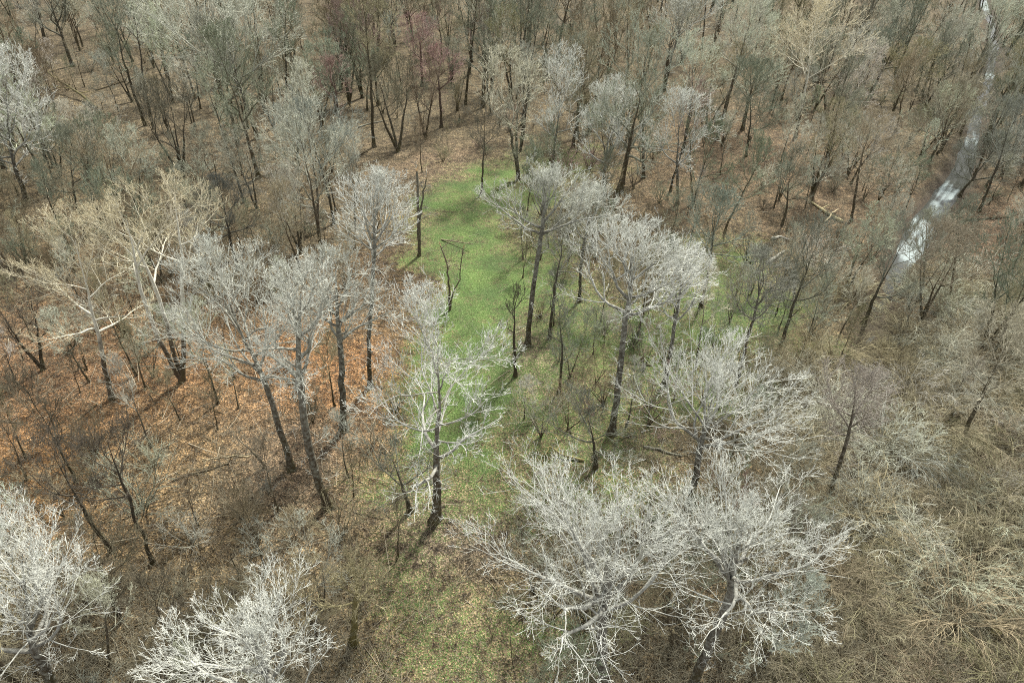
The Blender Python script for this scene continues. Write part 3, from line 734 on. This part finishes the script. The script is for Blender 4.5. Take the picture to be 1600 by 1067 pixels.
# ------------------------------------------------------------------ fallen logs and a stump
def log(label, short, pts, r, col, lvmax=0.5, mat=None, nb=3, lift=0.0, wb=0.08):
    rng = np.random.default_rng(int(pts[0][0] * 7 + pts[0][1]))
    P = np.array([ground_pt(*p) for p in pts])
    O = P.mean(0)
    x = np.r_[0, np.cumsum(np.linalg.norm(np.diff(P, axis=0), axis=1))]
    xx = np.linspace(0, x[-1], 14)
    Q = np.stack([np.interp(xx, x, P[:, j]) for j in range(3)], 1)
    Q[:, :2] += np.cumsum(rng.normal(0, wb, (14, 2)), 0)
    Q[:, 2] = terrain(Q[:, 0], Q[:, 1]) + r * 0.7 + lift * np.linspace(0, 1, 14)
    O[2] = float(terrain(O[0], O[1]))
    Q -= O
    R = r * np.linspace(1, 0.45, 14)
    Q = np.vstack([Q[:1], Q, Q[-1:]]); R = np.r_[0.005, R, 0.005]
    Q[0] -= nrm(Q[2] - Q[1]) * 0.02; Q[-1] += nrm(Q[-2] - Q[-3]) * 0.02
    o = thing('fallen_log', label, 'log', O, 0, 'fallen logs and limbs on the wood floor')
    mat = mat or M_DARK
    mb = MB(); mb.add(Q[None], R[None], np.full((1, 16), lvmax), 8)
    part('trunk', mb.mesh('trunk', mat), o, col)
    st, d, pr, t, par = spawn(rng, Q[None, 1:-1], R[None, 1:-1], nb, 0.3, 1.0, 50, 12)
    d[:, 2] = np.abs(d[:, 2]); d = nrm(d)
    for k in range(nb):
        mb = MB()
        L = np.array([x[-1] * rng.uniform(0.12, 0.3)])
        P1 = grow(rng, st[k:k + 1], d[k:k + 1], L, 5, 0.15, -0.04); R1 = taper(np.array([pr[k] * 0.5]), 5, 0.015)
        mb.add(P1, R1, np.full(R1.shape, min(1, lvmax + 0.2)), 5)
        s2, d2, p2, t2, q2 = spawn(rng, P1, R1, 5, 0.3, 1, 42, 12)
        P2 = grow(rng, s2, d2, L[q2] * 0.45 * rng.uniform(0.5, 1.2, len(t2)), 4, 0.18, 0.0)
        R2 = taper(np.full(len(t2), 0.018), 4, 0.012)
        mb.add(P2, R2, np.full(R2.shape, min(1, lvmax + 0.3)), 3)
        part('broken_branch', mb.mesh('broken_branch', mat), o, col)
    LAND.append((short, pts[0][0], pts[0][1], O[0] + 0.0, O[1] + 0.0))
    OCC.append((O[0], O[1] - 1.5, 5.0))
    lx = [p[0] for p in pts]; ly = [p[1] for p in pts]
    HB.append((min(lx) - 4, min(ly) - 4, max(lx) + 4, max(ly) + 4, max(ly), -999.0))
LT = (0.50, 0.42, 0.27); LW = (0.55, 0.53, 0.46); LB = (0.20, 0.15, 0.10); LM = (0.24, 0.21, 0.09)
log('pale barkless branch lying across the green glade behind the storm-broken fork', 'pale glade branch', [(690, 376), (712, 383), (738, 392)], 0.12, (0.30, 0.25, 0.17), 0.75, nb=4, lift=1.0, wb=0.05)
log('straight yellowish log on the brown leaves short of the whitest creek pool', 'yellowish log', [(1315, 349), (1290, 333), (1266, 316)], 0.34, (0.52, 0.46, 0.27), 0.7, nb=2)
log('bright bare pole crossing over the yellowish log', 'bright bare pole', [(1287, 349), (1308, 331)], 0.2, LT, 1.0, nb=1, lift=0.4)
log('whitish curved limb on the ground behind the slanting grass-end tree', 'whitish curved limb', [(1206, 374), (1222, 371), (1236, 377)], 0.24, LW, 0.9, nb=2)
log('grey bleached log on bare soil nearer the grass than the whitish curved limb', 'grey bleached log', [(1198, 411), (1228, 396)], 0.34, LW, 0.6, nb=2)
log('dark rotting log on bare soil next to the grey bleached log', 'rotting dark log', [(1172, 395), (1200, 382)], 0.24, LB, 0.3, nb=2)
log('long lichen-covered log lying across the creek-side slope to the picture edge', 'lichen-covered log', [(1610, 446), (1570, 445), (1536, 442)], 0.3, LM, 0.8, nb=3)
log('long dark log on reddish leaves beyond the tan creek fan', 'long dark creek log', [(1505, 346), (1574, 341)], 0.28, LB, 0.3, nb=3)
log('mossy broken trunk propped on the far pale leaves under the massive far-corner tree', 'propped mossy trunk', [(152, 171), (118, 152), (80, 134)], 0.32, LM, 0.3, nb=4, lift=3.0)
log('dark thin log on pale leaves between far trunks beyond the dark vase tree', 'dark far log', [(150, 144), (196, 128)], 0.25, LB, 0.3, nb=2)
log('thin fallen limb on tan leaves below the arc-bent tree', 'thin tan limb', [(392, 715), (360, 717), (330, 721)], 0.1, LT, 0.8, nb=2)
log('long brown limb on leaf litter just under the thin tan limb', 'long brown limb', [(272, 755), (310, 744), (352, 728)], 0.14, LB, 0.4, nb=4)
log('short dark limb on orange leaves reaching in from the side edge', 'short edge limb', [(-6, 657), (32, 660)], 0.12, LB, 0.3, nb=2)
log('dark log on the leaves in front of the gnarled vase tree', 'log before the vase tree', [(550, 247), (578, 239)], 0.24, LB, 0.3, nb=2)
log('slim grey log on the leaves behind the log before the vase tree', 'slim grey log', [(560, 201), (600, 189)], 0.18, GR, 0.5, nb=2)
log('massive dark mossy trunk lying at the lower creek-side corner', 'massive lower trunk', [(1612, 905), (1580, 925), (1553, 947)], 0.5, LM, 0.4, nb=3)
log('second mossy trunk parallel to the massive lower trunk beside a stump', 'parallel mossy trunk', [(1604, 952), (1575, 972), (1556, 988)], 0.34, LM, 0.5, nb=2)
log('blackened log standing out on the leaves before the parallel mossy trunk', 'blackened log', [(1433, 1034), (1446, 1006), (1463, 978)], 0.26, LB, 0.2, nb=3)
log('mossy yellow limb arching among the pale brambles', 'mossy yellow limb', [(1474, 720), (1500, 715), (1528, 708)], 0.14, LM, 1.0, nb=4, lift=0.8)
log('short mossy forked limb on weak grass in front of the narrow V tree', 'mossy forked limb', [(912, 725), (880, 722), (855, 712), (848, 727)], 0.15, LM, 0.9, nb=3, lift=0.6)
log('grey limb on pinkish leaves under the rounded very white crown', 'grey pink-leaf limb', [(1003, 700), (1035, 706), (1064, 714)], 0.16, GR, 0.5, nb=3)
B = ground_pt(1546, 992); B[2] = float(terrain(B[0], B[1]))
o = thing('tree_stump', 'round mossy stump with a flat cut top by the parallel mossy trunk', 'stump', B)
K = np.linspace(0, 1, 6); mb = MB()
Pp = np.stack([0.05 * K, 0.03 * K, -0.2 + 1.1 * K], 1)
mb.add(Pp[None], np.array([[0.85, 0.68, 0.6, 0.57, 0.55, 0.55]]), np.zeros((1, 6)), 14)
part('bark', mb.mesh('bark', M_MOSSY), o, LM)
mb = MB(); mb.add(np.array([[[0.05, 0.03, 0.87], [0.05, 0.03, 0.905], [0.05, 0.03, 0.91]]]), np.array([[0.53, 0.52, 0.01]]), np.zeros((1, 3)), 14)
part('cut_top', mb.mesh('cut_top', M_MOSSY), o, LM)

# ------------------------------------------------------------------ the rest of the wood: one of each kind, then copies
def lib_tree(name, mat, **k):
    t, _, c = tree_parts(**k)
    return name, t.mesh('trunk', mat), c.mesh('crown', mat), 'trunk', 'crown'
def lib_shrub(name, **k):
    s, t = shrub_mb(**k)
    return name, s.mesh('stem', M_BROWN), t.mesh('twig_mass', M_BROWN), 'stem', 'twig_mass'
LIB = {}
LIB['tall'] = [lib_tree('tall_tree', M_DARK if i % 2 else M_BROWN, seed=900 + i, h=23, zc=(15.5, 16.5, 14.5, 16, 15, 17, 15, 14, 16, 15.5)[i], rx=(5.2, 4.0, 6.4, 4.6, 5.8, 3.6, 6.8, 5.4, 4.4, 6.0)[i], rz=(6.8, 5.6, 7.6, 6.2, 7.2, 5.2, 7.4, 7.6, 6.0, 6.6)[i],
               lean=((0.5, 0), (-1.2, .4), (1.2, 0), (0, .8), (-.4, -.6), (2.4, .4), (0, 0), (-1.8, 1), (.6, -1.4), (2.0, 0))[i], tr=(0.29, 0.22, 0.33, 0.25, 0.28, 0.2, 0.35, 0.3, 0.23, 0.3)[i], nl=(13, 10, 15, 11, 14, 9, 15, 14, 11, 13)[i],
               lev=(6, 5, 4, 3), tw=0.0145, fork=(0.45, 0.55, 0.38, 0.5, 0.42, 0.55, 0.36, 0.3, 0.5, 0.45)[i], trunk_lv=0.12, limb_lv=0.4, stems=(1, 1, 1, 1, 2, 1, 1, 3, 1, 2)[i], spread=0.4, fexp=(1.3, 0.9, 1.5, 1.0, 1.2, 0.8, 1.6, 1.0, 1.1, 1.2)[i],
               limb_angle=((65, 18), (70, 25), (60, 16), (60, 20), (55, 18), (60, 25), (72, 18), (50, 15), (65, 20), (60, 18))[i], limb_r=0.5) for i in range(10)]
LIB['mid'] = [lib_tree('understory_tree', M_DARK if i % 2 else M_BROWN, seed=940 + i, h=14, zc=(9.6, 8.8, 10, 9, 8.5, 9.5, 8.2)[i], rx=(4.0, 4.8, 3.2, 4.3, 5.0, 3.6, 5.2)[i], rz=(4.3, 4.6, 3.9, 4.6, 4.5, 4.8, 4.2)[i], lean=((0.8, 0), (-1.0, .4), (1.5, 0), (0, .8), (-.4, -.6), (2.2, 0.6), (-1.8, 0))[i],
              tr=(0.17, 0.2, 0.15, 0.18, 0.2, 0.16, 0.18)[i], nl=12, lev=(6, 5, 4, 3), tw=0.0115, fork=0.3, trunk_lv=0.15, limb_lv=0.4, stems=(1, 3, 1, 2, 3, 1, 2)[i], spread=0.5, limb_angle=(62, 18), fexp=1.2) for i in range(7)]
LIB['brush'] = [lib_tree('thicket_tree', M_BROWN, seed=960 + i, h=8, zc=(4.6, 5.2, 4.2, 4.8)[i], rx=(3.2, 2.8, 3.8, 3.4)[i], rz=(3.2, 3.4, 2.8, 3.2)[i], lean=((0.8, 0), (-.7, .4), (1.2, 0.4), (-1.2, -.8))[i],
              tr=0.075, nl=12, lev=(5, 4, 4, 2), tw=0.0085, fork=0.2, trunk_lv=0.4, limb_lv=0.6, stems=(3, 4, 5, 3)[i], spread=0.6, limb_angle=(60, 18), wobble=0.16, sub_up=0.0) for i in range(4)]
LIB['sapling'] = [lib_tree('sapling', M_DARK if i % 2 else M_BROWN, seed=970 + i, h=9, zc=6.3, rx=(1.5, 1.9, 1.3, 1.7)[i], rz=2.8, lean=((0.3, 0), (-0.5, .3), (.9, .2), (0, -.3))[i], tr=0.085, nl=9, lev=(6, 5, 4), tw=0.010,
                  fork=0.35, trunk_lv=0.3, limb_lv=0.5, limb_angle=(55, 15), ratio=(0.6, 0.6, 0.65)) for i in range(4)]
LIB['shrub'] = [lib_shrub('shrub', seed=1000 + i, h=(3.2, 4.4, 2.6, 3.8)[i], r=(2.4, 2.8, 2.6, 3.4)[i], n=(11, 14, 10, 13)[i], n2=6, n3=6, tw=0.009, wobble=0.15) for i in range(4)]
LIB['bramble'] = [lib_shrub('bramble_mound', seed=1030 + i, h=(5.0, 4.2, 4.6, 5.4)[i], r=(4.0, 5.0, 3.4, 4.4)[i], n=(22, 26, 18, 24)[i], n2=9, n3=7, tw=0.0080, up=0.0, sub=0.0, droop=(0.22, 0.24, 0.19, 0.21)[i], wobble=0.10, lv=0.8) for i in range(4)]

def in_box(px, py, x0, y0, x1, y1):
    return x0 <= px <= x1 and y0 <= py <= y1
GRS = [(a, b_, rx_ * 1.0, ry_ * 1.0) for a, b_, rx_, ry_, am in GRASS if am > 0.33]
def in_glade(px, py, k=1.0):
    return any(((px - a) / (rx_ * k)) ** 2 + ((py - b_) / (ry_ * k)) ** 2 < 1 for a, b_, rx_, ry_ in GRS)
def weight(kind, px, py, rr=0.0):
    if in_glade(px, py, 1.0 if kind in ('tall', 'mid') else 0.9):
        if px < 815 and py < 850: return 0.0
        if px < 790: return 0.12 if kind == 'sapling' else 0.0
        return {'sapling': 0.8, 'shrub': 0.65, 'brush': 0.5, 'mid': 0.16 if py < 700 and px > 930 else 0.0}.get(kind, 0.0)
    centre = in_box(px, py, 560, 330, 830, 1100)
    mid = in_box(px, py, 800, 340, 1210, 1100)
    open_left = px < 560 and 470 < py < 900
    right = px > 1150 and py > 300
    top = py < 330
    if in_box(px, py, 180, 200, 360, 295) and rr > 0.25: return 0.0
    if in_box(px, py, 600, 240, 760, 330) and rr > 0.3: return 0.0
    if in_box(px, py, 1130, 190, 1280, 280) and rr > 0.45: return 0.0
    if kind == 'tall':
        if centre or mid or open_left: return 0.0
        if right: return 0.15 if py < 620 else 0.03
        if top: return 0.7 if px > 1120 else 0.55
        return 0.25 if py < 480 else 0.0
    if kind == 'mid':
        if centre: return 0.0
        if mid: return 0.22
        if open_left: return 0.04 if px < 260 and py < 800 else 0.0
        if right: return 0.4 if py < 620 else 0.03
        if top: return 0.8
        return 0.8 if py < 480 else 0.15
    if kind == 'brush':
        if centre: return 0.05
        if mid: return 0.35
        if open_left: return 0.05 if py < 800 else 0.12
        if right: return 0.7 if py < 620 else 0.35
        if top: return 0.45
        return 0.4 if py < 600 else 0.2
    if kind == 'sapling':
        if centre: return 0.06
        if mid: return 0.4
        if open_left: return 0.75
        if right: return 0.8 if py < 620 else 0.4
        return 0.7 if top else 0.7
    if kind == 'shrub':
        if centre: return 0.10
        if mid: return 0.5
        if open_left: return 0.16 if py < 800 else 0.3
        if right: return 0.9 if py < 620 else 0.6
        return (1.0 if px > 1100 else 0.5) if top else 0.8
    if kind == 'bramble':
        return 1.0 if (px > 1240 and py > 560) or (px > 1330 and py > 440) else 0.0
TONES = {'grey': (0.39, 0.405, 0.32), 'grey-green': (0.225, 0.255, 0.180), 'tan': (0.350, 0.305, 0.200), 'dark': (0.115, 0.105, 0.072), 'brown': (0.215, 0.178, 0.115), 'pale': (0.60, 0.61, 0.50),
         'reddish': (0.345, 0.255, 0.22), 'olive': (0.265, 0.255, 0.145), 'straw': (0.44, 0.395, 0.26)}
def tone(rng, kind, px, py):
    if kind == 'bramble':
        return rng.choice(['pale', 'straw', 'tan', 'olive'], p=[0.34, 0.24, 0.34, 0.08])
    if py > 470 and px < 560:
        return rng.choice(['dark', 'tan', 'brown', 'pale', 'grey'], p=[0.12, 0.42, 0.14, 0.22, 0.10])
    if in_box(px, py, 440, 20, 780, 240):
        return rng.choice(['grey-green', 'reddish', 'brown', 'grey', 'tan', 'olive'], p=[0.30, 0.14, 0.2, 0.16, 0.12, 0.08])
    if px < 640:
        return rng.choice(['grey-green', 'grey', 'tan', 'brown', 'pale', 'dark', 'olive'], p=[0.18, 0.28, 0.14, 0.10, 0.23, 0.03, 0.04])
    if px > 1100 and py < 330:
        return rng.choice(['grey-green', 'grey', 'olive', 'tan', 'pale', 'dark'], p=[0.23, 0.32, 0.07, 0.13, 0.21, 0.04])
    if px > 1150:
        return rng.choice(['grey-green', 'grey', 'tan', 'straw', 'pale', 'olive', 'dark'], p=[0.08, 0.25, 0.20, 0.16, 0.26, 0.03, 0.02])
    return rng.choice(['grey-green', 'grey', 'tan', 'brown', 'pale', 'olive', 'reddish'], p=[0.33, 0.23, 0.12, 0.12, 0.08, 0.06, 0.06])
COUNT = {'tall': 265, 'mid': 235, 'brush': 225, 'sapling': 295, 'shrub': 290, 'bramble': 135}
GAP = {'tall': 3.2, 'mid': 2.6, 'brush': 2.0, 'sapling': 1.6, 'shrub': 2.0, 'bramble': 2.6}
FILL = []
rng = np.random.default_rng(77)
CW2 = cw[::2]
CPX = np.stack(project(np.stack([CW2[:, 0], CW2[:, 1], CW2[:, 0] * 0 - 0.8], 1))[:2], 1)
for kind in ('tall', 'mid', 'bramble', 'brush', 'shrub', 'sapling'):
    got, tries = 0, 0
    while got < COUNT[kind] and tries < 60000:
        tries += 1
        px = rng.uniform(-90, 1690)
        py = rng.uniform(-14, 1120) if kind in ('shrub', 'bramble', 'sapling', 'brush') else rng.uniform(-14, 1100)
        dens = 0.35 + 0.65 * max(0.0, 1 - max(py, 0) / 1100) ** 1.6
        if rng.uniform() > weight(kind, px, py, rng.uniform()) * dens:
            continue
        p = ground_pt(px, py)
        if np.min(np.hypot(CW2[:, 0] - p[0], CW2[:, 1] - p[1]) - CW2[:, 2] / 2) < (0.5 if kind != 'bramble' else 2.5):
            continue
        g = GAP[kind] * (1 + max(0, p[1] - 110) / 220)
        if any((p[0] - a) ** 2 + (p[1] - b_) ** 2 < ((g + c_) * 0.6) ** 2 for a, b_, c_ in OCC):
            continue
        OCC.append((p[0], p[1], g * 0.7))
        v = int(rng.integers(len(LIB[kind])))
        s = float(np.clip(rng.normal(1.0, 0.24), 0.6, 1.5))
        hgt = {'tall': 17, 'mid': 10.5, 'brush': 5.0, 'sapling': 6.5, 'shrub': 2.0, 'bramble': 2.5}[kind] * s
        ux, uy, _ = project((p[0], p[1], hgt))
        vx, vy, _ = project((p[0], p[1], hgt * 0.55))
        if kind in ('tall', 'mid', 'brush') and rng.uniform() < 0.97 and any(((x0 - 8 < q[0] < x1 + 8 and y0 - 8 < q[1] < y1 + 8) or (abs(q[0] - hx) < 34 and y1 - 10 < q[1] < hb)) and py > hb for x0, y0, x1, y1, hb, hx in HB for q in ((ux, uy), (vx, vy))):
            continue
        if kind in ('shrub', 'brush', 'sapling') and np.min(np.hypot(CPX[:, 0] - ux, (CPX[:, 1] - uy))) < 15:
            continue
        if kind != 'shrub' and rng.uniform() < 0.9 and np.min(np.hypot(CPX[CPX[:, 1] > 185, 0] - ux, (CPX[CPX[:, 1] > 185, 1] - uy) * 0.8)) < 30:
            continue
        if kind == 'tall' and py > 330: s *= 0.8
        if kind == 'bramble': s *= 1.05
        tn = str(tone(rng, kind, px, py))
        cc = np.array(TONES[tn]) * rng.uniform(0.88, 1.12) * (1 + rng.normal(0, 0.03, 3))
        size = {'tall': 'tall', 'mid': 'mid-sized', 'sapling': 'slim', 'brush': 'hazy', 'shrub': 'low', 'bramble': 'arching'}[kind]
        FILL.append(dict(kind=kind, v=v, p=p, px=px, py=py, s=s, tn=tn, cc=tuple(cc), size=size, rz=float(rng.uniform(0, 6.28)), sz=float(rng.uniform(0.9, 1.15))))
        got += 1
ORD = 'first second third fourth fifth sixth seventh eighth ninth tenth eleventh twelfth thirteenth fourteenth fifteenth sixteenth seventeenth eighteenth nineteenth twentieth'.split()
ORD += ['twenty-' + a for a in ORD[:9]] + ['thirtieth'] + ['thirty-' + a for a in ORD[:9]] + ['fortieth'] + ['forty-' + a for a in ORD[:9]]
WORD = {'brush': 'thicket tree', 'tall': 'bare tree', 'mid': 'understory tree', 'sapling': 'sapling', 'shrub': 'shrub', 'bramble': 'bramble mound'}
CATS = {'brush': 'tree', 'tall': 'tree', 'mid': 'tree', 'sapling': 'sapling', 'shrub': 'shrub', 'bramble': 'bramble'}
GRP = {'brush': 'hazy many-stemmed thicket trees', 'tall': 'tall bare trees filling the wood', 'mid': 'mid-sized bare trees filling the wood', 'sapling': 'thin saplings between the trees', 'shrub': 'leafless shrubs under the trees', 'bramble': 'arching bramble mounds near the creek'}
keys = {}
for f in FILL:
    best = min(LAND, key=lambda l: (l[1] - f['px']) ** 2 + (l[2] - f['py']) ** 2)
    dx, dy = f['px'] - best[1], f['py'] - best[2]
    di = ('toward the creek' if dx > 0 else 'away from the creek') if abs(dx) > abs(dy) else ('coming forward' if dy > 0 else 'going farther back')
    f['land'], f['di'], f['dist'] = best[0], di, math.hypot(dx, dy)
    keys.setdefault((f['size'], f['tn'], WORD[f['kind']], best[0], di), []).append(f)
for (size, tn, wd, land, di), fs in keys.items():
    for k, f in enumerate(sorted(fs, key=lambda f: f['dist'])):
        f['label'] = f'{ORD[k]} {size} {tn} {wd} from the {land}, {di}'
first = {}
for f in FILL:
    name, m1, m2, n1_, n2_ = LIB[f['kind']][f['v']]
    z = float(terrain(f['p'][0], f['p'][1]))
    loc, sc3 = (f['p'][0], f['p'][1], z), (f['s'], f['s'], f['s'] * f['sz'])
    key = (f['kind'], f['v'])
    if key not in first:
        o = thing(name, f['label'], CATS[f['kind']], loc, f['rz'], GRP[f['kind']], sc3)
        first[key] = [o, part(n1_, m1, o), part(n2_, m2, o)]
        ch = first[key][1:]
    else:
        src = first[key]
        o = src[0].copy(); C.objects.link(o)
        o.location = loc; o.rotation_euler = (0, 0, f['rz']); o.scale = sc3; o['label'] = f['label']
        ch = []
        for q in src[1:]:
            c = q.copy(); C.objects.link(c); c.parent = o; ch.append(c)
    for c in ch:
        c.color = (*f['cc'], 1)

# ------------------------------------------------------------------ undergrowth: thin stems nobody could count, and fallen twigs
rng = np.random.default_rng(5)
def scatter(nn, wfun):
    out = []
    while len(out) < nn:
        px = rng.uniform(-80, 1680); py = rng.uniform(0, 1110)
        if rng.uniform() < wfun(px, py):
            p = ground_pt(px, py)
            out.append((p[0], p[1]))
    a = np.array(out)
    d = creek_dist(a[:, 0], a[:, 1])
    return a[d > 0.3]
def w_under(px, py):
    if in_glade(px, py, 0.95): return 0.04
    if px > 1150 and py > 250: return 1.0
    if in_box(px, py, 560, 330, 830, 1100): return 0.15
    if px < 560 and 480 < py < 900: return 0.2
    return 0.7
A = scatter(14000, w_under)
m_ = 6
base = np.repeat(A, m_, 0) + rng.normal(0, 0.35, (len(A) * m_, 2))
st = np.concatenate([base, terrain(base[:, 0], base[:, 1])[:, None] - 0.05], 1)
az = rng.uniform(0, 6.28, len(st)); an = np.abs(rng.normal(0, 0.55, len(st)))
d = np.stack([np.cos(az) * np.sin(an), np.sin(az) * np.sin(an), np.cos(an)], 1)
L = np.repeat(rng.uniform(0.6, 2.9, len(A)), m_) * rng.uniform(0.5, 1.2, len(st))
P = grow(rng, st, d, L, 4, 0.18, 0.0)
mb = MB(); mb.add(P, taper(np.full(len(L), 0.014), 4, 0.007), np.tile(rng.uniform(0.55, 1.0, (len(L), 1)), (1, 4)), 3)
s2, d2, p2, t2, q2 = spawn(rng, P, np.full((len(L), 4), 0.01), 2, 0.4, 1.0, 38, 12)
P2 = grow(rng, s2, d2, L[q2] * 0.45, 3, 0.2, 0.0)
mb.add(P2, np.full((len(t2), 3), 0.008), np.full((len(t2), 3), 0.9), 3)
o = struct('undergrowth', mb.mesh('undergrowth', M_BROWN), 'stuff'); o.color = (0.36, 0.33, 0.24, 1)
A = scatter(11000, lambda x, y: 0.25 if in_glade(x, y) else 1.0)
az = rng.uniform(0, 6.28, len(A)); st = np.concatenate([A, terrain(A[:, 0], A[:, 1])[:, None] + 0.06], 1)
d = np.stack([np.cos(az), np.sin(az), rng.normal(0.03, 0.05, len(A))], 1)
L = rng.gamma(2.0, 0.8, len(A)) + 0.4
P = grow(rng, st, d, L, 4, 0.12, 0.0)
mb = MB(); mb.add(P, taper(0.012 + L * 0.006, 4, 0.008), np.tile(rng.choice([0.0, 0.1, 0.4, 1.0], (len(L), 1), p=[0.4, 0.2, 0.2, 0.2]), (1, 4)), 3)
o = struct('twig_litter', mb.mesh('twig_litter', M_BROWN), 'stuff'); o.color = (0.48, 0.42, 0.31, 1)
